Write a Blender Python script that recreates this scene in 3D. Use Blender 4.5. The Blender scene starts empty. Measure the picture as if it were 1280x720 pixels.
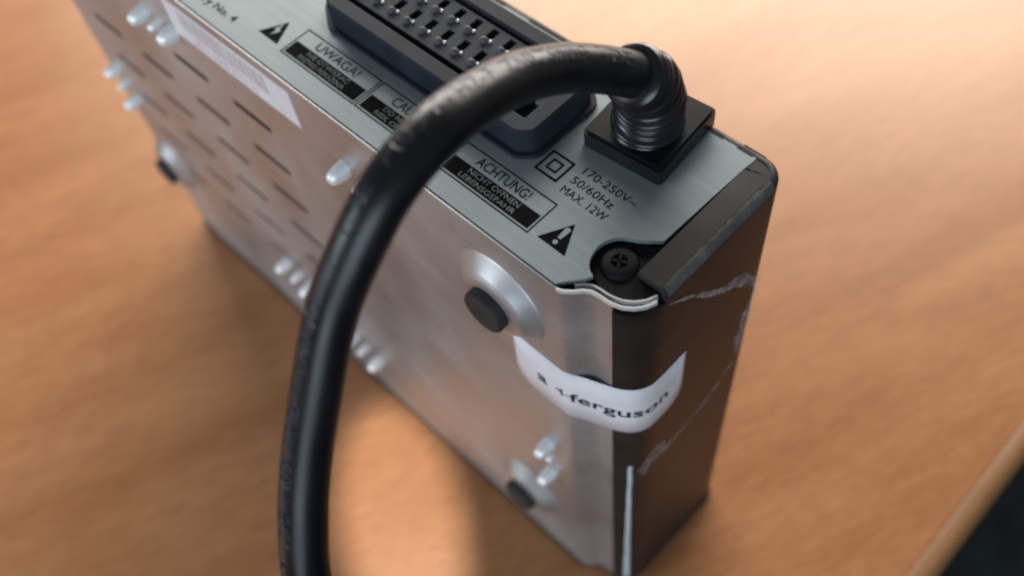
import bpy, bmesh, math, random
from mathutils import Vector, Matrix
random.seed(7)
S = 0.001                      # everything below is measured in millimetres
H, W, T = 134.7, 181.5, 38.0   # box standing on its front: height, width (y), thickness (x)
scene = bpy.context.scene
COL = scene.collection

# ------------------------------------------------------------------ camera
cam_d = bpy.data.cameras.new('camera'); cam = bpy.data.objects.new('camera', cam_d); COL.objects.link(cam)
right = Vector((0.69343746, -0.71497374, -0.08920226)); down = Vector((-0.6406919, -0.55522942, -0.53031517)); fwd = Vector((0.3296337, 0.42489157, -0.84309476))
mat = Matrix.Identity(4)
for i in range(3):
    mat[i][0] = right[i]; mat[i][1] = -down[i]; mat[i][2] = -fwd[i]
mat.translation = Vector((-49.134, -41.248, 249.986)) * S
cam.matrix_world = mat
cam_d.sensor_width = 36.0; cam_d.lens = 1214.77 / 1280 * 36
cam_d.clip_start = 0.005; cam_d.clip_end = 50
cam_d.dof.use_dof = True; cam_d.dof.focus_distance = 0.143; cam_d.dof.aperture_fstop = 13
scene.camera = cam

# ------------------------------------------------------------------ room light
world = bpy.data.worlds.new('World'); scene.world = world; world.use_nodes = True
bg = world.node_tree.nodes['Background']; bg.inputs[0].default_value = (0.92, 0.95, 1.0, 1); bg.inputs[1].default_value = 0.165

def area(name, loc, target, size, size_y, power, color):
    d = bpy.data.lights.new(name, 'AREA'); d.shape = 'RECTANGLE'; d.size = size; d.size_y = size_y
    d.energy = power; d.color = color
    o = bpy.data.objects.new(name, d); COL.objects.link(o)
    o.location = Vector(loc); o.rotation_euler = (Vector(target) - Vector(loc)).to_track_quat('-Z', 'Y').to_euler()
    return o
area('window_light_back', (0.66, 0.58, 0.42), (0.08, 0.15, 0.03), 1.2, 0.50, 24.5, (1.0, 0.94, 0.87))
area('window_light_left', (-1.0, -0.74, 0.36), (0.0, 0.05, 0.12), 0.8, 0.6, 11, (0.74, 0.88, 1.0))
area('window_light_far_left', (-1.0, 0.62, 0.46), (0.0, 0.08, 0.08), 0.50, 0.40, 6.5, (0.82, 0.92, 1.0))
sp = bpy.data.lights.new('added_patch_spot', 'SPOT'); sp.energy = 46; sp.spot_size = math.radians(5.4); sp.spot_blend = 0.35; sp.color = (1.0, 0.95, 0.92); sp.shadow_soft_size = 0.006  # added spot without a visible source, lays the bright patch on the table
spo = bpy.data.objects.new('added_patch_spot', sp); COL.objects.link(spo)
tgt = Vector((-0.024, 0.056, 0)); spl = Vector((-0.13, 0.02, 0.80)); zax = (spl - tgt).normalized()
yax = Vector((-0.53, -0.85, 0)); yax = (yax - zax * yax.dot(zax)).normalized(); xax = yax.cross(zax)
pm = Matrix.Identity(4)
for i in range(3):
    pm[i][0] = xax[i] * 0.46; pm[i][1] = yax[i]; pm[i][2] = zax[i]
pm.translation = spl; spo.matrix_world = pm

scene.view_settings.view_transform = 'Standard'; scene.view_settings.look = 'None'
scene.cycles.filter_width = 2.3      # soft phone lens
scene.view_settings.exposure = 0.08; scene.view_settings.gamma = 1.0; scene.view_settings.use_curve_mapping = False

# ------------------------------------------------------------------ materials
def nt(name):
    m = bpy.data.materials.new(name); m.use_nodes = True
    return m, m.node_tree, m.node_tree.nodes['Principled BSDF']
def simple(name, col, rough=0.5, metal=0.0, spec=0.5, nscale=None, namt=0.15, bump=0.0, bscale=2000, ramp_rough=0.0, brush=0.0):
    m, t, b = nt(name)
    b.inputs['Base Color'].default_value = (*col, 1); b.inputs['Roughness'].default_value = rough
    b.inputs['Metallic'].default_value = metal; b.inputs['Specular IOR Level'].default_value = spec
    tc = t.nodes.new('ShaderNodeTexCoord')
    if nscale:
        n = t.nodes.new('ShaderNodeTexNoise'); n.inputs['Scale'].default_value = nscale; n.inputs['Detail'].default_value = 6
        t.links.new(tc.outputs['Object'], n.inputs['Vector'])
        r = t.nodes.new('ShaderNodeValToRGB')
        r.color_ramp.elements[0].position = 0.3; r.color_ramp.elements[1].position = 0.7
        r.color_ramp.elements[0].color = (*[c * (1 - namt) for c in col], 1); r.color_ramp.elements[1].color = (*[min(1, c * (1 + namt)) for c in col], 1)
        t.links.new(n.outputs['Fac'], r.inputs['Fac']); t.links.new(r.outputs['Color'], b.inputs['Base Color'])
        if ramp_rough:
            mr = t.nodes.new('ShaderNodeMapRange'); mr.inputs['From Min'].default_value = 0.3; mr.inputs['From Max'].default_value = 0.7
            mr.inputs['To Min'].default_value = rough - ramp_rough; mr.inputs['To Max'].default_value = rough + ramp_rough
            t.links.new(n.outputs['Fac'], mr.inputs['Value']); t.links.new(mr.outputs['Result'], b.inputs['Roughness'])
    if brush:
        bm_ = t.nodes.new('ShaderNodeMapping'); bm_.inputs['Scale'].default_value = (900, 28, 900); t.links.new(tc.outputs['Object'], bm_.inputs['Vector'])
        bn = t.nodes.new('ShaderNodeTexNoise'); bn.inputs['Scale'].default_value = 1.0; bn.inputs['Detail'].default_value = 4; t.links.new(bm_.outputs['Vector'], bn.inputs['Vector'])
        br = t.nodes.new('ShaderNodeMapRange'); br.inputs['From Min'].default_value = 0.3; br.inputs['From Max'].default_value = 0.7
        br.inputs['To Min'].default_value = 1 - brush; br.inputs['To Max'].default_value = 1 + brush; t.links.new(bn.outputs['Fac'], br.inputs['Value'])
        vm = t.nodes.new('ShaderNodeVectorMath'); vm.operation = 'SCALE'; t.links.new(r.outputs['Color'], vm.inputs[0]); t.links.new(br.outputs['Result'], vm.inputs['Scale'])
        t.links.new(vm.outputs['Vector'], b.inputs['Base Color'])
    if bump:
        n2 = t.nodes.new('ShaderNodeTexNoise'); n2.inputs['Scale'].default_value = bscale; n2.inputs['Detail'].default_value = 3
        t.links.new(tc.outputs['Object'], n2.inputs['Vector'])
        bp = t.nodes.new('ShaderNodeBump'); bp.inputs['Strength'].default_value = bump; bp.inputs['Distance'].default_value = 0.0001
        t.links.new(n2.outputs['Fac'], bp.inputs['Height']); t.links.new(bp.outputs['Normal'], b.inputs['Normal'])
    return m
M = {}
M['steel'] = simple('zinc_sheet', (0.425, 0.425, 0.43), 0.44, 0.82, nscale=38, namt=0.10, ramp_rough=0.09, bump=0.10, bscale=700, brush=0.06)
M['rear'] = simple('rear_sheet', (0.172, 0.208, 0.218), 0.52, 0.35, nscale=70, namt=0.09, brush=0.08, ramp_rough=0.07, bump=0.05, bscale=1500)
M['bright'] = simple('raw_metal_edge', (0.80, 0.82, 0.84), 0.36, 0.7, nscale=80, namt=0.06)
M['nub'] = simple('pressed_tab_metal', (0.84, 0.85, 0.85), 0.42, 0.45, nscale=200, namt=0.05)
M['black'] = simple('black_cover_paint', (0.015, 0.0135, 0.0135), 0.36, 0.0, 0.16, nscale=120, namt=0.3, bump=0.08, bscale=1800)
M['blackm'] = simple('black_recess', (0.006, 0.006, 0.007), 0.6, 0.0, 0.12, nscale=150, namt=0.3)
M['rimpaint'] = simple('rim_paint', (0.026, 0.025, 0.024), 0.45, 0.0, 0.22, nscale=140, namt=0.25, bump=0.1, bscale=1500)
M['screw'] = simple('black_screw', (0.007, 0.007, 0.008), 0.6, 0.0, 0.12, nscale=300, namt=0.3)
M['bezel'] = simple('front_plastic', (0.015, 0.014, 0.014), 0.4, nscale=100, namt=0.2)
M['plastic'] = simple('socket_plastic', (0.014, 0.018, 0.025), 0.62, 0.0, 0.12, nscale=150, namt=0.25, bump=0.15, bscale=2500)
M['plastic2'] = simple('socket_core_plastic', (0.024, 0.028, 0.035), 0.65, 0.0, 0.12, nscale=150, namt=0.2, bump=0.15, bscale=2500)
M['hole'] = simple('slot_dark', (0.004, 0.004, 0.005), 0.8, nscale=100, namt=0.2)
M['contact_dull'] = simple('contact_nib', (0.075, 0.08, 0.082), 0.6, 0.0, 0.2, nscale=300, namt=0.2)
M['contact'] = simple('contact_metal', (0.55, 0.56, 0.55), 0.35, 1.0, nscale=300, namt=0.2)
M['rubber'] = simple('cord_rubber', (0.005, 0.0055, 0.007), 0.36, 0.0, 0.32, nscale=130, namt=0.3, bump=0.12, bscale=1200, ramp_rough=0.06)
M['relief'] = simple('relief_rubber', (0.006, 0.0065, 0.008), 0.27, 0.0, 0.38, nscale=130, namt=0.3, bump=0.1, bscale=1200)
M['embossed'] = simple('embossed_rubber', (0.016, 0.019, 0.023), 0.42, 0.0, 0.32, nscale=200, namt=0.2)
M['foot'] = simple('foot_rubber', (0.010, 0.010, 0.010), 0.7, nscale=300, namt=0.3, bump=0.3, bscale=1500)
M['ink'] = simple('black_ink', (0.006, 0.006, 0.007), 0.8, 0.0, 0.02, nscale=500, namt=0.3)
M['inklight'] = simple('knocked_out_print', (0.17, 0.18, 0.18), 0.7, 0.0, 0.05, nscale=900, namt=0.3)
M['paper'] = simple('white_sticker', (0.58, 0.55, 0.575), 0.55, nscale=110, namt=0.09, bump=0.25, bscale=350)
M['strip_sheen'] = simple('painted_edge_sheen', (0.46, 0.52, 0.56), 0.35, nscale=60, namt=0.12)  # matte bluish white in place of the window reflection on bare metal
M['greyprint'] = simple('grey_print', (0.40, 0.37, 0.39), 0.55, nscale=400, namt=0.2)
M['floor'] = simple('dark_floor', (0.009, 0.0135, 0.015), 0.9, 0.0, 0.2, nscale=25, namt=0.5)

# wood-grain laminate
m, t, b = nt('wood_laminate'); M['wood'] = m
tc = t.nodes.new('ShaderNodeTexCoord')
mp = t.nodes.new('ShaderNodeMapping'); mp.inputs['Rotation'].default_value = (0, 0, math.radians(-20)); mp.inputs['Scale'].default_value = (1.6, 0.34, 1.0); mp.vector_type = 'TEXTURE'
t.links.new(tc.outputs['Object'], mp.inputs['Vector'])
n1 = t.nodes.new('ShaderNodeTexNoise'); n1.inputs['Scale'].default_value = 14; n1.inputs['Detail'].default_value = 6; n1.inputs['Roughness'].default_value = 0.6; n1.inputs['Distortion'].default_value = 0.6
n2 = t.nodes.new('ShaderNodeTexNoise'); n2.inputs['Scale'].default_value = 260; n2.inputs['Detail'].default_value = 8; n2.inputs['Roughness'].default_value = 0.65
for n in (n1, n2): t.links.new(mp.outputs['Vector'], n.inputs['Vector'])
r1 = t.nodes.new('ShaderNodeValToRGB'); e = r1.color_ramp.elements
e[0].position = 0.30; e[0].color = (0.278, 0.112, 0.042, 1); e[1].position = 0.72; e[1].color = (0.376, 0.176, 0.078, 1)
t.links.new(n1.outputs['Fac'], r1.inputs['Fac'])
r2 = t.nodes.new('ShaderNodeValToRGB'); e = r2.color_ramp.elements
e[0].position = 0.34; e[0].color = (0.80, 0.77, 0.74, 1); e[1].position = 0.62; e[1].color = (1.0, 1.0, 1.0, 1)
t.links.new(n2.outputs['Fac'], r2.inputs['Fac'])
mx = t.nodes.new('ShaderNodeMix'); mx.data_type = 'RGBA'; mx.blend_type = 'MULTIPLY'; mx.inputs[0].default_value = 1.0
t.links.new(r1.outputs['Color'], mx.inputs[6]); t.links.new(r2.outputs['Color'], mx.inputs[7])
t.links.new(mx.outputs[2], b.inputs['Base Color'])
b.inputs['Roughness'].default_value = 0.36; b.inputs['Specular IOR Level'].default_value = 0.62
b.inputs['Coat Weight'].default_value = 0.0; b.inputs['Specular Tint'].default_value = (1.0, 0.86, 0.70, 1); b.inputs['Coat Roughness'].default_value = 0.30
bp = t.nodes.new('ShaderNodeBump'); bp.inputs['Strength'].default_value = 0.008; bp.inputs['Distance'].default_value = 0.0001
t.links.new(n2.outputs['Fac'], bp.inputs['Height']); t.links.new(bp.outputs['Normal'], b.inputs['Normal'])
M['edge'] = simple('edge_band_ochre', (0.20, 0.10, 0.041), 0.5, 0.0, 0.3, nscale=40, namt=0.15)

# worn clear tape: mostly see-through, whitish where it is crumpled
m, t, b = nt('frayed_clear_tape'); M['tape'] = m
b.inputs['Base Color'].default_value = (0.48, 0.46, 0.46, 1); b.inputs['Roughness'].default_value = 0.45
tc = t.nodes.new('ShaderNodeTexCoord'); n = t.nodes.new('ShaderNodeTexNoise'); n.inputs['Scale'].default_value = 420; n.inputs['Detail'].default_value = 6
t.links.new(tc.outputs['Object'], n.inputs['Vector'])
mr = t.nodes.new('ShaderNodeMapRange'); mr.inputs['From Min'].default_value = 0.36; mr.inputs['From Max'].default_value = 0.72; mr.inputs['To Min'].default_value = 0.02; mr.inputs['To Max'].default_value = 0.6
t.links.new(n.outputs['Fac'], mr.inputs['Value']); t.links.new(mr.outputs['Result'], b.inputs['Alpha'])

m2 = M['tape'].copy(); m2.name = 'bevel_sheen_film'; M['bevel_sheen'] = m2  # pale see-through film whose colour stands in for the rim bevel's highlight
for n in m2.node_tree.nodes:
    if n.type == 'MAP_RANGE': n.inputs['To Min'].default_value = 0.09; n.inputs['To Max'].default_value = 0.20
# ------------------------------------------------------------------ helpers (millimetres in)
def empty(name, loc=(0, 0, 0)):
    o = bpy.data.objects.new(name, None); COL.objects.link(o); o.location = Vector(loc) * S; o.empty_display_size = 0.01
    return o
def link(name, me, material, parent=None, smooth=False):
    me.materials.clear(); me.materials.append(M[material])
    if smooth:
        for p in me.polygons: p.use_smooth = True
    o = bpy.data.objects.new(name, me); COL.objects.link(o)
    if parent is not None: o.parent = parent
    return o
def pyd(name, v, f, material, parent=None, smooth=False):
    me = bpy.data.meshes.new(name); me.from_pydata([Vector(p) * S for p in v], [], f); me.update()
    bm = bmesh.new(); bm.from_mesh(me); bmesh.ops.recalc_face_normals(bm, faces=bm.faces); bm.to_mesh(me); bm.free()
    return link(name, me, material, parent, smooth)
def from_bm(name, bm, material, parent=None, smooth=False):
    bmesh.ops.scale(bm, vec=(S, S, S), verts=bm.verts)
    me = bpy.data.meshes.new(name); bm.to_mesh(me); bm.free()
    return link(name, me, material, parent, smooth)
def autosmooth(o, ang=35):
    bm = bmesh.new(); bm.from_mesh(o.data)
    for f in bm.faces: f.smooth = True
    for e_ in bm.edges:
        if len(e_.link_faces) == 2 and e_.calc_face_angle(0) > math.radians(ang): e_.smooth = False
    bm.to_mesh(o.data); bm.free(); return o
def box_bm(x0, x1, y0, y1, z0, z1, bev=0.0, seg=2):
    bm = bmesh.new(); bmesh.ops.create_cube(bm, size=1)
    for v in bm.verts:
        v.co = Vector(((x0 + x1) / 2 + v.co.x * (x1 - x0), (y0 + y1) / 2 + v.co.y * (y1 - y0), (z0 + z1) / 2 + v.co.z * (z1 - z0)))
    if bev: bmesh.ops.bevel(bm, geom=bm.edges[:], offset=bev, segments=seg, affect='EDGES', profile=0.6)
    return bm
def prism_bm(poly, z0, z1, bev=0.0, seg=2):
    bm = bmesh.new(); n = len(poly)
    lo = [bm.verts.new((x, y, z0)) for x, y in poly]; hi = [bm.verts.new((x, y, z1)) for x, y in poly]
    bm.faces.new(hi); bm.faces.new(lo[::-1])
    for i in range(n): bm.faces.new((lo[i], lo[(i + 1) % n], hi[(i + 1) % n], hi[i]))
    bmesh.ops.recalc_face_normals(bm, faces=bm.faces)
    if bev:
        ed = [e_ for e_ in bm.edges if abs(e_.verts[0].co.z - z1) < 1e-6 and abs(e_.verts[1].co.z - z1) < 1e-6]
        bmesh.ops.bevel(bm, geom=ed, offset=bev, segments=seg, affect='EDGES')
    return bm
def round_poly(pts, r, n=5):
    out = []; k = len(pts)
    for i in range(k):
        p, a, c = Vector(pts[i]), Vector(pts[i - 1]), Vector(pts[(i + 1) % k])
        rr = r[i] if isinstance(r, (list, tuple)) else r
        if rr <= 0: out.append(tuple(p)); continue
        d1, d2 = (a - p).normalized(), (c - p).normalized()
        ang = d1.angle(d2); tl = min(rr / math.tan(ang / 2), (a - p).length * 0.48, (c - p).length * 0.48)
        A, B = p + d1 * tl, p + d2 * tl
        for j in range(n + 1):
            s = j / n; out.append(tuple(A * (1 - s) ** 2 + p * 2 * s * (1 - s) + B * s * s))
    return out
def inset(poly, d):
    out = []; k = len(poly); ar = sum(poly[i - 1][0] * poly[i][1] - poly[i][0] * poly[i - 1][1] for i in range(k)); sg = 1 if ar > 0 else -1
    for i in range(k):
        p, a, c = Vector(poly[i]), Vector(poly[i - 1]), Vector(poly[(i + 1) % k])
        e1, e2 = (p - a).normalized(), (c - p).normalized()
        n1_, n2_ = Vector((-e1.y, e1.x)) * sg, Vector((-e2.y, e2.x)) * sg
        nn = n1_ + n2_; nn = nn / max(0.3, nn.length_squared) * 2
        out.append(tuple(p + nn * d))
    return out
def ring_bm(outer, inner, z0, z1, zin):
    """closed wall: outer side z0..z1, flat rim, inner side down to zin, floor"""
    bm = bmesh.new(); n = len(outer)
    a = [bm.verts.new((*p, z0)) for p in outer]; o2 = inset(outer, 0.45)
    b_ = [bm.verts.new((*p, z1 - 0.45)) for p in outer]; b2 = [bm.verts.new((*p, z1)) for p in o2]
    i1 = inset(inner, -0.3)
    c = [bm.verts.new((*p, z1)) for p in i1]; c2 = [bm.verts.new((*p, z1 - 0.3)) for p in inner]; d = [bm.verts.new((*p, zin)) for p in inner]
    for q, w in ((a, b_), (b_, b2), (b2, c), (c, c2), (c2, d)):
        for i in range(n): bm.faces.new((q[i], q[(i + 1) % n], w[(i + 1) % n], w[i]))
    bm.faces.new(d)
    bmesh.ops.recalc_face_normals(bm, faces=bm.faces)
    return bm
def holed_sheet(us, vs, holes, fn, th_fn, name, material, parent):
    """a sheet over a u,v grid with rectangular holes left open; fn(u,v) is the outer face, th_fn the inner"""
    us = sorted(set([round(u, 4) for u in us] + [round(h, 4) for q in holes for h in (q[0], q[1])]))
    vs = sorted(set([round(v, 4) for v in vs] + [round(h, 4) for q in holes for h in (q[2], q[3])]))
    bm = bmesh.new(); out = {}; inn = {}
    def vo(i, j, d, f):
        if (i, j) not in d: d[(i, j)] = bm.verts.new(f(us[i], vs[j]))
        return d[(i, j)]
    cells = set()
    for i in range(len(us) - 1):
        for j in range(len(vs) - 1):
            cu, cv = (us[i] + us[i + 1]) / 2, (vs[j] + vs[j + 1]) / 2
            if any(q[0] < cu < q[1] and q[2] < cv < q[3] for q in holes): continue
            cells.add((i, j))
    for i, j in cells:
        A = [vo(i, j, out, fn), vo(i + 1, j, out, fn), vo(i + 1, j + 1, out, fn), vo(i, j + 1, out, fn)]
        B = [vo(i, j, inn, th_fn), vo(i + 1, j, inn, th_fn), vo(i + 1, j + 1, inn, th_fn), vo(i, j + 1, inn, th_fn)]
        bm.faces.new(A); bm.faces.new(B[::-1])
        for (di, dj, k0, k1) in ((0, -1, 0, 1), (1, 0, 1, 2), (0, 1, 2, 3), (-1, 0, 3, 0)):
            if (i + di, j + dj) not in cells: bm.faces.new((A[k1], A[k0], B[k0], B[k1]))
    bmesh.ops.recalc_face_normals(bm, faces=bm.faces)
    o = from_bm(name, bm, material, parent); autosmooth(o, 40); return o
def catmull(pts, n):
    out = []; P = [Vector(p) for p in pts]
    for i in range(len(P) - 1):
        p0 = P[i - 1] if i else P[0] * 2 - P[1]; p1, p2 = P[i], P[i + 1]; p3 = P[i + 2] if i + 2 < len(P) else P[-1] * 2 - P[-2]
        for k in range(n):
            s = k / n
            out.append(0.5 * ((2 * p1) + (p2 - p0) * s + (2 * p0 - 5 * p1 + 4 * p2 - p3) * s * s + (3 * p1 - p0 - 3 * p2 + p3) * s ** 3))
    out.append(P[-1]); return out
def frames(path):
    tang = [(path[min(i + 1, len(path) - 1)] - path[max(i - 1, 0)]).normalized() for i in range(len(path))]
    n = tang[0].orthogonal().normalized(); fr = []
    for t_ in tang:
        n = (n - t_ * n.dot(t_)).normalized(); fr.append((t_, n, t_.cross(n)))
    return fr
def tube(name, path, rad, material, parent, sides=20, caps=True):
    fr = frames(path); v = []; f = []
    for i, (p, (t_, n, b_)) in enumerate(zip(path, fr)):
        r = rad(i / (len(path) - 1)) if callable(rad) else rad
        for k in range(sides):
            a = 2 * math.pi * k / sides; v.append(p + (n * math.cos(a) + b_ * math.sin(a)) * r)
    for i in range(len(path) - 1):
        for k in range(sides):
            k2 = (k + 1) % sides; f.append((i * sides + k, i * sides + k2, (i + 1) * sides + k2, (i + 1) * sides + k))
    if caps: f.append(tuple(range(sides))); f.append(tuple((len(path) - 1) * sides + k for k in range(sides)))
    return pyd(name, v, f, material, parent, True)
def text_mesh(body, size, font_space=1.0, shear=0.0, depth=0.0, bold=0.0):
    """flat lettering as (verts, faces) in mm, origin at left baseline"""
    c = bpy.data.curves.new('lettering', 'FONT'); c.body = body; c.size = size; c.space_character = font_space; c.shear = shear; c.resolution_u = 3; c.extrude = depth / 2; c.offset = 0.012 * size if size > 4 else (0.004 * size if size > 2.2 else 0.0)
    o = bpy.data.objects.new('lettering', c); COL.objects.link(o)
    dg = bpy.context.evaluated_depsgraph_get(); me = bpy.data.meshes.new_from_object(o.evaluated_get(dg))
    v = [(p.co.x, p.co.y, p.co.z + depth / 2) if depth else (p.co.x, p.co.y) for p in me.vertices]; f = [tuple(p.vertices) for p in me.polygons]
    bpy.data.objects.remove(o); bpy.data.curves.remove(c); bpy.data.meshes.remove(me)
    return v, f
def lettering(name, body, size, fn, material, parent, width=None, sp=1.0, shear=0.0, depth=0.0):
    v, f = text_mesh(body, size, sp, shear, depth)
    if width and v:
        k = width / max(p[0] for p in v); v = [(p[0] * k, *p[1:]) for p in v]
    me = bpy.data.meshes.new(name); me.from_pydata([Vector(fn(*p)) * S for p in v], [], f); me.update()
    return link(name, me, material, parent)

# ------------------------------------------------------------------ the setting
fl = pyd('floor', [(-3000, -3000, -740), (3000, -3000, -740), (3000, 3000, -740), (-3000, 3000, -740)], [(0, 1, 2, 3)], 'floor'); fl['kind'] = 'structure'
tb = empty('table', (0, 0, -740)); tb['label'] = 'brown wood-grain table with an ochre edge that carries the receiver'; tb['category'] = 'table'
def tpart(name, bm, material):
    bmesh.ops.translate(bm, vec=(0, 0, 740), verts=bm.verts); o = from_bm(name, bm, material, tb); return autosmooth(o)
Y0 = -48.5
tpart('table_top', box_bm(-600, 640, Y0, 700, -25, 0, 0.3, 1), 'wood')
prof = [(0, 0.0), (-0.4, 0.25)] + [(-2.8 - 3.0 * math.sin(a), -2.8 + 3.0 * math.cos(a)) for a in [math.radians(x) for x in range(0, 91, 15)]] + [(-5.8, -22), (-4, -25), (0, -25)]
bm = bmesh.new()
rings = [[bm.verts.new((x, Y0 + dy, dz)) for dy, dz in prof] for x in (-600, 640)]
n_ = len(prof)
for i in range(n_): bm.faces.new((rings[0][i], rings[0][(i + 1) % n_], rings[1][(i + 1) % n_], rings[1][i]))
bm.faces.new(rings[0]); bm.faces.new(rings[1][::-1]); bmesh.ops.recalc_face_normals(bm, faces=bm.faces)
tpart('edge_band', bm, 'edge')
for lx in (-540, 580):
    for ly in (0, 640): tpart('leg', box_bm(lx - 22, lx + 22, ly - 22, ly + 22, -740, -25.2, 2), 'bezel')

# ------------------------------------------------------------------ the receiver, standing on its front
rx = empty('set_top_box'); rx['label'] = 'small silver and black receiver box standing upright on the table'; rx['category'] = 'set-top box'

# cross-section of the outer skin round the near corner, from the bottom plate (x=0) to the side (y=0)
SK = [(0, 60), (0, 20), (0, 14), (0, 12.2), (0.35, 11.2), (1.3, 10.0), (2.3, 9.1), (2.9, 8.2), (3.1, 7.0), (3.15, 5.6), (3.3, 4.7), (3.75, 3.3), (4.7, 1.9), (6.0, 0.8), (7.6, 0.15), (9.5, 0.0), (14, 0), (20, 0), (38, 0)]
def skin(s, off=0.0, bridge=False):
    """point on the skin, s mm along from where y = 60; off = distance out from it"""
    pts = SK
    if bridge: pts = [(0, 60), (0, 20), (0, 14), (0, 12.6), (0.2, 11.6), (0.9, 10.2), (1.6, 8.6), (2.2, 7.0), (2.75, 5.6), (3.15, 4.5), (3.75, 3.3), (4.7, 1.9), (6.0, 0.8), (7.6, 0.15), (9.5, 0.0), (14, 0), (20, 0), (38, 0)]
    P = [Vector(p) for p in pts]; acc = 0
    for i in range(len(P) - 1):
        L = (P[i + 1] - P[i]).length
        if s <= acc + L or i == len(P) - 2:
            k = (s - acc) / L; d = (P[i + 1] - P[i]).normalized()
            d0 = (P[i] - P[i - 1]).normalized() if i else d; d1 = (P[i + 2] - P[i + 1]).normalized() if i + 2 < len(P) else d
            dd = ((d0 + d) * (1 - k) + (d + d1) * k).normalized(); nrm = Vector((dd.y, -dd.x))
            q = P[i].lerp(P[i + 1], k) + nrm * off
            return q
        acc += L
def skin_s(pt_index):
    return sum((Vector(SK[i + 1]) - Vector(SK[i])).length for i in range(pt_index))

# bottom plate: y from 4.7 to W, slots cut through, shallow joggle at the near edge
slots = []
for ci, yc in enumerate((95.0, 116.0, 137.5, 158.5)):
    for zc in (111.6, 98.4, 85.2, 71.4, 57.4, 42.6):
        if zc > 105 and ci > 1: continue
        slots.append((yc - 6.2, yc + 6.2, zc - 0.95, zc + 0.95))
us = [4.75, 5.6, 7, 8.2, 9.1, 10, 11.2, 12.2, 14, 20, 40, 60, 80, 130, W - 5, W - 2, W - 0.6, W]
def plate_x(y):
    if y >= 12.2: return 0.0 if y < W - 5 else 3.0 * (1 - math.sqrt(max(0, 1 - ((y - (W - 5)) / 5) ** 2)))
    for i in range(3, len(SK) - 1):
        a, c = SK[i], SK[i + 1]
        if c[1] <= y <= a[1]: k = (a[1] - y) / (a[1] - c[1]); return a[0] + (c[0] - a[0]) * k
    return 3.3
bp_o = holed_sheet(us, [2.6, 20, 60, 90, H - 0.25], slots, lambda u, v: (plate_x(u), u, v), lambda u, v: (plate_x(u) + 0.3, u, v), 'bottom_plate', 'steel', rx)

# black cover: corner, side and top skin
def sweep(name, pts, z0, z1, material, parent, th=0.6, dirn=None):
    P = [Vector(p) for p in pts]; out = []; inn = []
    for i, p in enumerate(P):
        d = (P[min(i + 1, len(P) - 1)] - P[max(i - 1, 0)]).normalized(); nrm = Vector((d.y, -d.x)); out.append(p); inn.append(p - nrm * th)
    v = []; f = []
    for p in out: v += [(p.x, p.y, z0), (p.x, p.y, z1)]
    k = len(out) * 2
    for p in inn: v += [(p.x, p.y, z0), (p.x, p.y, z1)]
    n = len(out)
    for i in range(n - 1):
        a, b_ = 2 * i, 2 * i + 2
        f += [(a, b_, b_ + 1, a + 1), (k + a, k + a + 1, k + b_ + 1, k + b_), (a + 1, b_ + 1, k + b_ + 1, k + a + 1), (a, k + a, k + b_, b_)]
    f += [(0, 1, k + 1, k), (2 * n - 2, k + 2 * n - 2, k + 2 * n - 1, 2 * n - 1)]
    return autosmooth(pyd(name, v, f, material, parent), 40)
arc = [(T - 4 + 4 * math.sin(a), 4 - 4 * math.cos(a)) for a in [math.radians(x) for x in range(0, 91, 11)]]
corner = [p for p in SK if p[1] < 4.8 and p[0] < 12] + [(14, 0), (24, 0)] + arc + [(T, 30), (T, 100), (T, W - 4), (T - 1.2, W - 1.2), (T - 4, W), (20, W), (6, W), (3.2, W - 0.3)]
cover = sweep('cover', corner, 2.6, H - 2.6, 'black', rx)
# rolled rear rim of the cover: a rounded bar along the side and the top edge
rim = [(9.5, 0.0), (14, 0), (24, 0)] + arc + [(T, 30), (T, 100), (T, W - 4)]
def rim_bar(name, path, width, material, parent):
    P = [Vector(p) for p in path]; v = []; f = []
    sec = [(0, -2.55), (0, -1.3), (0.15, -0.75), (0.5, -0.3), (1.0, -0.05), (1.5, 0.0), (width, 0.0), (width, -2.4)]
    for i, p in enumerate(P):
        d = (P[min(i + 1, len(P) - 1)] - P[max(i - 1, 0)]).normalized(); nrm = Vector((d.y, -d.x))
        for a, dz in sec:
            q = p - nrm * a; v.append((q.x, q.y, H + dz))
    n = len(sec)
    for i in range(len(P) - 1):
        for k in range(n):
            f.append((i * n + k, i * n + (k + 1) % n, (i + 1) * n + (k + 1) % n, (i + 1) * n + k))
    f += [tuple(range(n)), tuple(range((len(P) - 1) * n, len(P) * n))]
    return autosmooth(pyd(name, v, f, material, parent), 50)
rim_bar('rim', [p for p in rim if p[1] < 1e-6 or p in arc[:4]], 5.2, 'rimpaint', cover)
rim_bar('rim', [p for p in arc[3:]] + [(T, 30), (T, 100), (T, W - 4)], 1.1, 'rimpaint', cover)

# rear panel with a notch for the screw tab
curl = [(v_.x, v_.y) for v_ in catmull([(16.0, 5.9, 0), (13.9, 8.6, 0), (12.3, 11.2, 0), (9.8, 12.4, 0), (7.2, 12.0, 0), (5.6, 10.9, 0), (4.9, 9.6, 0)], 4)]
notch = [(0.5, 12.8), (0.6, W - 2), (36.6, W - 2), (36.6, 5.0), (33, 5.3), (20, 5.75)] + curl + [(3.9, 10.1), (2.3, 11.5)]
rear = from_bm('rear_panel', prism_bm(notch, H - 1.0, H - 0.05, 0.12, 1), 'rear', rx)
from_bm('corner_tab', prism_bm([(30, 0.7), (33.8, 0.7), (35.8, 1.3), (37.0, 2.6), (37.6, 4.4), (37.6, 8), (30, 8)], H - 2.2, H - 0.12), 'rimpaint', rx)
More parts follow.
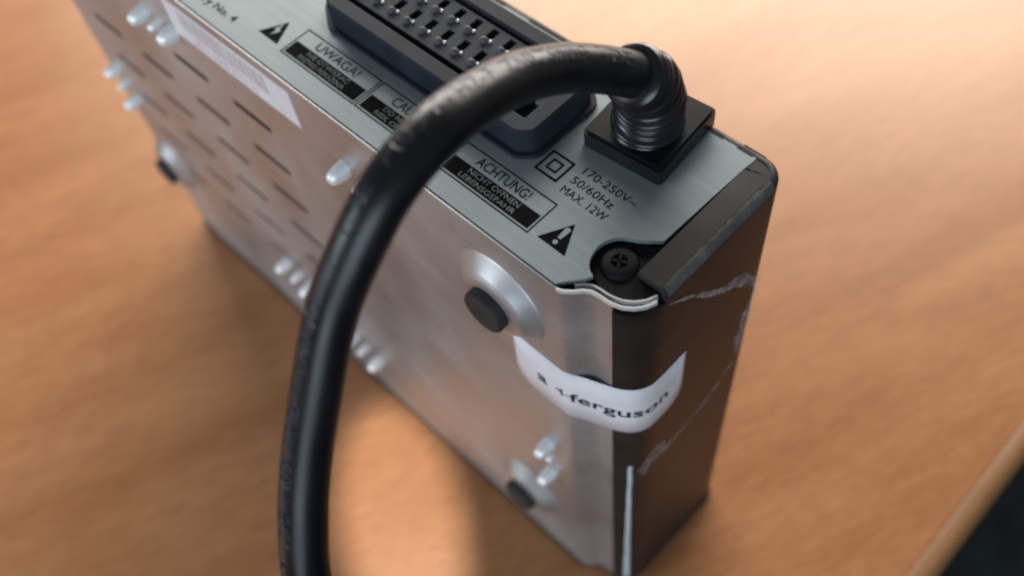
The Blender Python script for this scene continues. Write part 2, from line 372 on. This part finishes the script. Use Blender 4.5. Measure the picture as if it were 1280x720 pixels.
# floor of the screw notch and screw
nf = [(4.2, 4.9), (4.9, 3.4), (6.4, 1.9), (9.4, 0.9), (15.8, 0.9), (15.8, 5.8), (13.4, 10.0), (12.1, 11.7), (9.6, 12.4), (7.1, 12.0), (5.6, 10.6), (4.9, 8.6)]
tab = from_bm('screw_tab', prism_bm(nf, H - 3.2, H - 1.4), 'blackm', rx)
def lathe(name, prof, center, axis, material, parent, seg=28):
    """prof: (radius, height) ; axis 'z' up or 'x' outwards (-x)"""
    v = []; f = []; n = len(prof)
    for k in range(seg):
        a = 2 * math.pi * k / seg
        for r, h in prof:
            if axis == 'z': v.append((center[0] + r * math.cos(a), center[1] + r * math.sin(a), center[2] + h))
            else: v.append((center[0] - h, center[1] + r * math.cos(a), center[2] + r * math.sin(a)))
    for k in range(seg):
        k2 = (k + 1) % seg
        for i in range(n - 1): f.append((k * n + i, k2 * n + i, k2 * n + i + 1, k * n + i + 1))
    f.append(tuple(k * n + n - 1 for k in range(seg)))
    return autosmooth(pyd(name, v, f, material, parent), 50)
scr = lathe('screw', [(2.9, 0), (2.9, 0.7), (2.6, 1.15), (1.9, 1.35), (1.25, 1.4), (1.0, 0.5), (0.35, 0.4)], (9.5, 8.7, H - 2.0), 'z', 'screw', rx)
for a in (0.5, 0.5 + math.pi / 2):
    bm = box_bm(-1.1, 1.1, -0.2, 0.2, 0, 0.06)
    bmesh.ops.rotate(bm, verts=bm.verts, cent=(0, 0, 0), matrix=Matrix.Rotation(a, 3, 'Z')); bmesh.ops.translate(bm, vec=(9.5, 8.7, H - 0.62), verts=bm.verts)
    from_bm('screw_slot', bm, 'blackm', scr)
# bare bright metal lip that follows the corner
lip_pts = [p for p in SK if p[1] < 12.3 and p[0] < 9]
sweep('bare_lip', [(p[0] - 0.12, p[1] - 0.06) for p in lip_pts], H - 0.85, H - 0.1, 'bright', rx, 0.35)
sweep('bare_lip', [(p[0] + 1.0, p[1] + 0.75) for p in lip_pts[2:]], H - 2.6, H - 0.7, 'bright', rx, 0.3)
# seam tabs between rear panel and cover top
for y0, y1 in ((5.8, 8.6), (11.2, 13.6), (44, 52), (58, 66)):
    from_bm('seam_gap', box_bm(36.3, 36.95, y0, y1, H - 0.6, H + 0.03), 'hole', rear)

# front plastic at the table
from_bm('front_bezel', prism_bm(round_poly([(-0.15, 12.4), (3.0, 8.2), (3.1, 4.8), (6.0, 0.7), (9.5, -0.15), (T + 0.2, -0.15), (T + 0.2, W + 0.2), (-0.3, W + 0.2)], [1, 1, 1, 1, 1, 3, 3, 5]), 0, 2.4, 0.3), 'bezel', rx)

from_bm('dark_liner', box_bm(4.5, 34, 14, W - 8, 8, H - 8), 'hole', rx)  # unseen black liner, added to swallow light behind the vent slots

# domes and rubber feet
for fy, fz in ((25.0, 119.0), (27.5, 31.0), (170.5, 37.5), (170.5, 119.0)):
    d = lathe('foot_dome', [(9.6, -0.2), (9.4, 0.05), (8.9, 0.3), (7.0, 2.0), (6.3, 2.5), (5.5, 2.7), (0.5, 2.7)], (0, fy, fz), 'x', 'steel', rx, 40)
    lathe('rubber_foot', [(4.1, 2.7), (4.1, 4.3), (3.8, 4.7), (2.0, 4.75), (1.2, 4.55), (0.3, 4.55)], (0, fy, fz), 'x', 'foot', d, 28)
# pressed tabs standing out of the bottom plate, in threes
def nub(y, z, ry, rz, h):
    v = []; f = []; rg = 7; sg = 14
    for i in range(rg):
        a = i / (rg - 1) * math.pi / 2; r = math.cos(a) ** 0.55 if i < rg - 1 else 0.05
        for k in range(sg):
            b_ = 2 * math.pi * k / sg; v.append((0.1 - h * math.sin(a), y + ry * r * math.cos(b_), z + rz * r * math.sin(b_)))
    for i in range(rg - 1):
        for k in range(sg): f.append((i * sg + k, i * sg + (k + 1) % sg, (i + 1) * sg + (k + 1) % sg, (i + 1) * sg + k))
    f.append(tuple((rg - 1) * sg + k for k in range(sg)))
    return pyd('pressed_tab', v, f, 'nub', rx, True)
for grp in (((126.3, 120.6), (120.3, 121.3), (115.0, 121.8)), ((171.8, 76.0), (171.8, 70.4), (171.8, 63.8)), ((63.2, 120.7), (57.8, 120.7), (52.4, 120.7)),
            ((118.2, 36.6), (113.6, 35.2), (109, 34)), ((94.6, 23.8), (90.2, 22.4), (84.8, 21.6)), ((18.4, 70.0), (18.7, 62.0), (19.0, 54.0))):
    for k, (y, z) in enumerate(grp):
        if k == 1 and y < 20: nub(y, z, 0.8, 0.9, 1.2); continue
        nub(y, z, 1.0 if k == 1 else 1.65, 1.3 if k == 1 else 1.9, 3.0 if k == 1 else 4.0)

# white label near the rear edge of the bottom plate
st = from_bm('sticker', box_bm(-0.12, 0.02, 74.3, 113.2, 122.9, 132.2), 'paper', rx); st['label'] = 'white rectangular sticker with grey print near the rear edge'
y = 108.5; rnd = random.Random(3)
bars = []
while y > 82:
    w_ = rnd.choice((0.35, 0.5, 0.8, 1.1)); bars.append((y - w_, y)); y -= w_ + rnd.choice((0.3, 0.4, 0.6))
v = []; f = []
for a, c in bars:
    k = len(v); v += [(-0.15, a, 126.4), (-0.15, c, 126.4), (-0.15, c, 131.2), (-0.15, a, 131.2)]; f.append((k, k + 1, k + 2, k + 3))
pyd('barcode_print', v, f, 'greyprint', st)
lettering('sticker_text', '0512 0088 4713 20', 1.7, lambda u, w: (-0.15, 106 - u, 124.1 + w), 'greyprint', st, 20)

# white sticker wrapped round the near corner
s0, s1 = 60 - 23.9, None
sA = 60 - 23.9
s_end = skin_s(len(SK) - 5) + (15.6 - SK[-5][0]) if False else None
acc = 0; sB = None
for i in range(len(SK) - 1):
    a, c = Vector(SK[i]), Vector(SK[i + 1])
    if sB is None and c.x >= 15.6 and c.y == 0: sB = acc + (15.6 - a.x)
    acc += (c - a).length
def stk(s, z, off): q = skin(s, off, True); return (q.x, q.y, z)
N = 46; v = []; f = []
for i in range(N + 1):
    k = i / N; s = sA + (sB - sA) * k; dl, dr = s - sA, sB - s
    cut = lambda d, r: r - math.sqrt(max(0, r * r - (r - d) ** 2)) if d < r else 0
    lo = 92.6 + cut(dl, 4.5) + cut(dr, 3.5); hi = 109.2 - 0.2 * math.sin(k * 3.1)
    for j in range(4): v.append(stk(s, lo + (hi - lo) * j / 3, 0.14))
for i in range(N):
    for j in range(3): f.append((i * 4 + j, (i + 1) * 4 + j, (i + 1) * 4 + j + 1, i * 4 + j + 1))
st2 = pyd('sticker', v, f, 'paper', rx, True); st2['label'] = 'white sticker with lettering folded round the near corner'
sol = st2.modifiers.new('thickness', 'SOLIDIFY'); sol.thickness = 0.00010; sol.offset = -1
lettering('sticker_text', 'a', 5.0, lambda u, w: stk(sA + 5.0 + u, 98.5 + w, 0.20), 'ink', st2, 2.4)
lettering('sticker_text', '+ferguson', 4.4, lambda u, w: stk(sA + 9.2 + u, 98.9 + w, 0.20), 'ink', st2, 21.5)

# bare metal strip low on the corner, its reflection painted pale, and frayed clear tape on the side
rr = random.Random(5); v = []; f = []
for i in range(24):
    k = i / 23; z = 2.8 + 74 * k; w_ = 1.25 - 0.5 * k; c = skin_s(12) + 0.2 + rr.uniform(-0.06, 0.06)
    for j in range(4):
        q = skin(c + w_ * (j / 3 - 0.5) + rr.uniform(-0.05, 0.05), 0.05 + 0.1 * (j in (1, 2))); v.append((q.x, q.y, z))
for i in range(23):
    for j in range(3): f.append((i * 4 + j, i * 4 + j + 1, i * 4 + 5 + j, i * 4 + 4 + j))
pyd('bare_edge_strip', v, f, 'strip_sheen', rx, True)
def ribbon(name, pts, widths, seed):
    rr = random.Random(seed); P = catmull([(p[0], p[1], 0) for p in pts], 8); n = len(P); v = []; f = []
    for i, p in enumerate(P):
        d = (P[min(i + 1, n - 1)] - P[max(i - 1, 0)]).normalized(); q = Vector((-d.y, d.x, 0))
        k = i / (n - 1) * (len(widths) - 1); a = int(min(k, len(widths) - 2)); w_ = widths[a] + (widths[a + 1] - widths[a]) * (k - a)
        for s in (-1, -0.3, 0.3, 1):
            c = p + q * s * w_ * 0.5 * (1 + rr.uniform(-0.35, 0.35)); v.append((c.x, -0.10 - 0.12 * rr.random() * (abs(s) < 0.5), c.y))
    for i in range(n - 1):
        for j in range(3): f.append((i * 4 + j, i * 4 + j + 1, (i + 1) * 4 + j + 1, (i + 1) * 4 + j))
    return pyd(name, v, f, 'tape', rx, True)
ribbon('tape_and_sheen', [(10, 131), (16, 126), (22, 119.5), (28, 115.5), (32, 111.5), (36, 106)], [0.5, 0.7, 1.6, 2.6, 2.4, 1.4], 1)
ribbon('tape_and_sheen', [(36, 105), (34.3, 99), (33.2, 92), (33, 84)], [1.6, 3.2, 2.8, 1.0], 2)
ribbon('tape_and_sheen', [(32.5, 82), (27, 77), (20, 75), (12.8, 74.2), (8, 75.5)], [0.6, 1.1, 1.2, 1.8, 2.2], 3)
ribbon('tape_and_sheen', [(13, 76), (9.6, 78.2), (7.4, 77.0), (6.9, 72)], [1.2, 4.6, 4.4, 0.8], 4)
# pale film over the rolled rim, painting the highlight along its bevel
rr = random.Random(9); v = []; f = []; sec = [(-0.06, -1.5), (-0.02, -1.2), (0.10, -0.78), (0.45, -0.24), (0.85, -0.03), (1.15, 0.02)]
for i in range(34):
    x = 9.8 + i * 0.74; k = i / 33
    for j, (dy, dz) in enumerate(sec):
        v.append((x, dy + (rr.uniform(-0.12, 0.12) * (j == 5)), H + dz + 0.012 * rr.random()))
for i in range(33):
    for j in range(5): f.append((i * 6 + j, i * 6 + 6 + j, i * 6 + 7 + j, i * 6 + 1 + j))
pyd('tape_and_sheen', v, f, 'bevel_sheen', rx, True)

# ------------------------------------------------------------------ print on the rear panel
def rp(z=0.03): return lambda u, w: (w, u, H - 0.05 + z)
def quad(name, x0, x1, y0, y1, z, material, parent):
    return pyd(name, [(x0, y0, H - 0.05 + z), (x1, y0, H - 0.05 + z), (x1, y1, H - 0.05 + z), (x0, y1, H - 0.05 + z)], [(0, 1, 2, 3)], material, parent)
def frame(name, x0, x1, y0, y1, w, z, material, parent):
    v = []; f = []
    for (a, c, d, e_) in ((x0, x1, y0, y0 + w), (x0, x1, y1 - w, y1), (x0, x0 + w, y0 + w, y1 - w), (x1 - w, x1, y0 + w, y1 - w)):
        k = len(v); v += [(a, d, H - 0.05 + z), (c, d, H - 0.05 + z), (c, e_, H - 0.05 + z), (a, e_, H - 0.05 + z)]; f.append((k, k + 1, k + 2, k + 3))
    return pyd(name, v, f, material, parent)
for (y1, head, l1, l2) in ((80.6, 'UWAGA!', 'NIE OTWIERAĆ', 'RYZYKO PORAŻENIA'), (60.9, 'CAUTION!', 'DO NOT OPEN', 'RISK OF SHOCK'), (41.2, 'ACHTUNG!', 'NICHT ÖFFNEN', 'LEBENSGEFAHR')):
    y0 = y1 - 19.4
    frame('warning_frame', 4.2, 10.9, y0, y1, 0.24, 0.03, 'ink', rear)
    quad('warning_block', 4.75, 7.75, y0 + 0.55, y1 - 0.55, 0.03, 'ink', rear)
    lettering('warning_text', head, 2.6, lambda u, w, y1=y1: (8.35 + w, y1 - 4.2 - u, H - 0.01), 'ink', rear, 11)
    lettering('warning_text', l1, 1.35, lambda u, w, y1=y1: (6.5 + w, y1 - 4.4 - u, H + 0.015), 'inklight', rear, 10.8)
    lettering('warning_text', l2, 1.3, lambda u, w, y1=y1: (5.15 + w, y1 - 3.6 - u, H + 0.015), 'inklight', rear, 11.8)
for (p, kind) in ((((4.75, 20.3), (4.75, 14.9), (9.9, 17.5)), '!'), (((4.9, 87.5), (4.9, 82.2), (9.8, 84.7)), 'bolt')):
    pyd('warning_triangle', [(x, y, H - 0.02) for x, y in p], [(0, 1, 2)], 'ink', rear)
    yc = (p[0][1] + p[1][1]) / 2; xb = p[0][0]
    if kind == '!':
        v = [(xb + 1.75, yc - 0.28), (xb + 1.75, yc + 0.28), (xb + 3.8, yc + 0.5), (xb + 4.1, yc), (xb + 3.8, yc - 0.5)]
        dot = [(xb + 0.95 + 0.42 * math.cos(a), yc + 0.42 * math.sin(a)) for a in [i * math.pi / 5 for i in range(10)]]
        pyd('warning_mark', [(x, y, H + 0.0) for x, y in v] + [(x, y, H) for x, y in dot], [tuple(range(5)), tuple(range(5, 15))], 'rear', rear)
    else:
        v = [(xb + 4.0, yc + 0.1), (xb + 2.0, yc + 0.75), (xb + 2.2, yc + 0.1), (xb + 0.6, yc + 0.35), (xb + 2.6, yc - 0.75), (xb + 2.4, yc - 0.05)]
        pyd('warning_mark', [(x, y, H) for x, y in v], [(0, 1, 2, 5), (2, 3, 4, 5)], 'rear', rear)
frame('insulation_mark', 13.7, 18.3, 24.9, 29.5, 0.42, 0.03, 'ink', rear)
frame('insulation_mark', 14.9, 17.1, 26.1, 28.3, 0.36, 0.03, 'ink', rear)
lettering('rating_text', '170-250V~', 2.05, lambda u, w: (17.6 + w, 23.6 - u, H - 0.01), 'ink', rear, 10.6)
lettering('rating_text', '50/60Hz', 2.05, lambda u, w: (15.2 + w, 23.6 - u, H - 0.01), 'ink', rear, 8.2)
lettering('rating_text', 'MAX. 12W', 2.05, lambda u, w: (12.9 + w, 23.6 - u, H - 0.01), 'ink', rear, 8.8)
lettering('serial_text', 'Factory No. 4', 2.3, lambda u, w: (3.2 + w, 108.5 - u, H - 0.01), 'ink', rear, 15.6)

# ------------------------------------------------------------------ SCART socket
outer = [(13.9, 77.5), (13.9, 33.0), (15.8, 30.9), (28.8, 30.9), (32.4, 37.0), (32.4, 80.5), (30.5, 82.0), (17.0, 82.0)]
outer_r = round_poly(outer, [1.2, 2.2, 2.2, 2.0, 2.5, 1.5, 1.5, 2.0], 4)
inner_r = round_poly(inset(outer, 3.1), [0.6, 1.2, 1.2, 1.2, 1.2, 0.8, 0.8, 0.8], 4)
sk = from_bm('av_socket', ring_bm(outer_r, inner_r, H - 0.1, H + 5.2, H + 0.8), 'plastic', rx); autosmooth(sk, 40)
sk['label'] = 'dark grey plastic multi-pin socket with two rows of contacts'
from_bm('flange', prism_bm(inset(outer_r, -0.9), H - 0.06, H + 0.7, 0.2, 1), 'plastic', sk)
ux0, ux1, uy0, uy1 = 18.2, 28.5, 38.5, 78.3
holes = []; cts = []
for k in range(10):
    yy = 75.4 - 3.81 * k; holes.append((20.9, 23.3, yy - 0.75, yy + 0.75)); cts.append((20.1, yy))
for k in range(9):
    yy = 73.5 - 3.81 * k; holes.append((25.7, 28.0, yy - 0.75, yy + 0.75)); cts.append((24.9, yy))
core = holed_sheet([ux0, ux1], [uy0, uy1], holes, lambda u, v: (u, v, H + 4.7), lambda u, v: (u, v, H + 1.0), 'contact_block', 'plastic2', sk)
me_c = None
for x, yy in cts:
    if me_c is None:
        bm = bmesh.new(); bmesh.ops.create_uvsphere(bm, u_segments=10, v_segments=6, radius=1.0)
        for v_ in bm.verts: v_.co = Vector((v_.co.x * 0.75, v_.co.y * 0.75, max(-0.1, v_.co.z) * 0.9))
        o = from_bm('contact', bm, 'contact_dull', sk, True); me_c = o.data
        bm = bmesh.new(); bmesh.ops.create_uvsphere(bm, u_segments=8, v_segments=6, radius=0.3); o2 = from_bm('contact_tip', bm, 'contact', sk, True); me_t = o2.data
    else:
        o = bpy.data.objects.new('contact', me_c); COL.objects.link(o); o.parent = sk
        o2 = bpy.data.objects.new('contact_tip', me_t); COL.objects.link(o2); o2.parent = sk
    o.location = Vector((x, yy, H + 4.7)) * S; o2.location = Vector((x + 0.45, yy - 1.05, H + 4.85)) * S
# raised metal tongue at the near end of the socket
from_bm('earth_tongue', prism_bm(round_poly([(20.5, 33.6), (27.5, 33.6), (27.5, 35.6), (20.5, 35.6)], 0.9, 3), H + 0.9, H + 4.4, 0.3, 2), 'plastic2', sk)

# ------------------------------------------------------------------ power cord with its strain relief
cord = empty('power_cord', (30, 20.5, H)); cord['label'] = 'thick black power cord arching from the rear panel down past the box'; cord['category'] = 'power cord'
def cpart(o): o.location = o.location - cord.location; return o
bm = prism_bm(round_poly([(-7.6, -7.2), (7.6, -7.2), (7.6, 7.2), (-7.6, 7.2)], 1.0, 3), 0.0, 3.3, 0.5, 2)
bmesh.ops.rotate(bm, verts=bm.verts, cent=(0, 0, 0), matrix=Matrix.Rotation(math.radians(5), 3, 'Z')); bmesh.ops.translate(bm, vec=(30.0, 20.4, H), verts=bm.verts)
cpart(autosmooth(from_bm('strain_relief_base', bm, 'relief', cord)))
rel = catmull([(28.9, 20.0, H + 2.8), (28.9, 19.8, H + 6.5), (28.5, 19.4, H + 10.2), (27.3, 19.0, H + 13.7), (25.4, 18.8, H + 16.6), (23.4, 18.8, H + 18.6)], 14)
def rrad(k):
    r = 5.25 - 0.95 * k
    r += (0.38 if k < 0.5 else 0.2) * math.cos(k * 2 * math.pi * 10.5) + 0.12 * math.sin(k * 23)
    if k > 0.97: r -= 0.5 * (k - 0.97) / 0.03
    return r
cpart(tube('strain_relief', rel, rrad, 'relief', cord, 32))
cp = [(26.6, 18.9, H + 15.0), (24.3, 18.8, H + 17.9), (21.6, 19.2, 155.2), (18.0, 20.4, 157.9), (13.0, 21.4, 161.2), (5.2, 21.2, 165.8), (-3.5, 19.6, 169.8), (-10.6, 18.4, 171.4), (-17.5, 18.0, 169.6), (-23.2, 18.3, 164.4), (-28.9, 18.6, 157.4), (-34.5, 17.6, 149.4), (-40.4, 16.1, 140.8), (-45.7, 13.8, 132.7), (-51.0, 10.2, 123.1), (-58, 2, 106), (-68, -12, 74), (-88, -26, 28), (-118, -32, 8), (-160, -32, 3.4), (-240, -28, 3.3), (-400, -30, 3.3), (-560, -10, 3.3)]
path = catmull(cp, 12)
cable = cpart(tube('cable', path, 3.2, 'rubber', cord, 28))
# embossed lettering along the cable
fr = frames(path); acc = [0.0]
for i in range(1, len(path)): acc.append(acc[-1] + (path[i] - path[i - 1]).length)
eye = Vector((-49.1, -41.2, 250.0))
def on_cable(u, w, h, s_start, phi0):
    s = s_start - u; i = max(j for j in range(len(acc)) if acc[j] <= s); i = min(i, len(acc) - 2); k = (s - acc[i]) / (acc[i + 1] - acc[i])
    p = path[i].lerp(path[i + 1], k); t_ = fr[i][0].lerp(fr[i + 1][0], k).normalized()
    ref = Vector((-0.45, -0.55, 0.70)); nn = (ref - t_ * ref.dot(t_)).normalized(); bb = t_.cross(nn)
    a = phi0 + w / 3.2; return p + (nn * math.cos(a) + bb * math.sin(a)) * (3.17 + h)
TXT = 'H03VVH2-F  2X0.75mm²  VDE  '
o = lettering('cable_text', TXT * 3, 3.3, lambda u, w, h: on_cable(u, w - 1.2, h, 138.0, math.radians(40)), 'embossed', cord, 130, depth=0.13)
cpart(o)
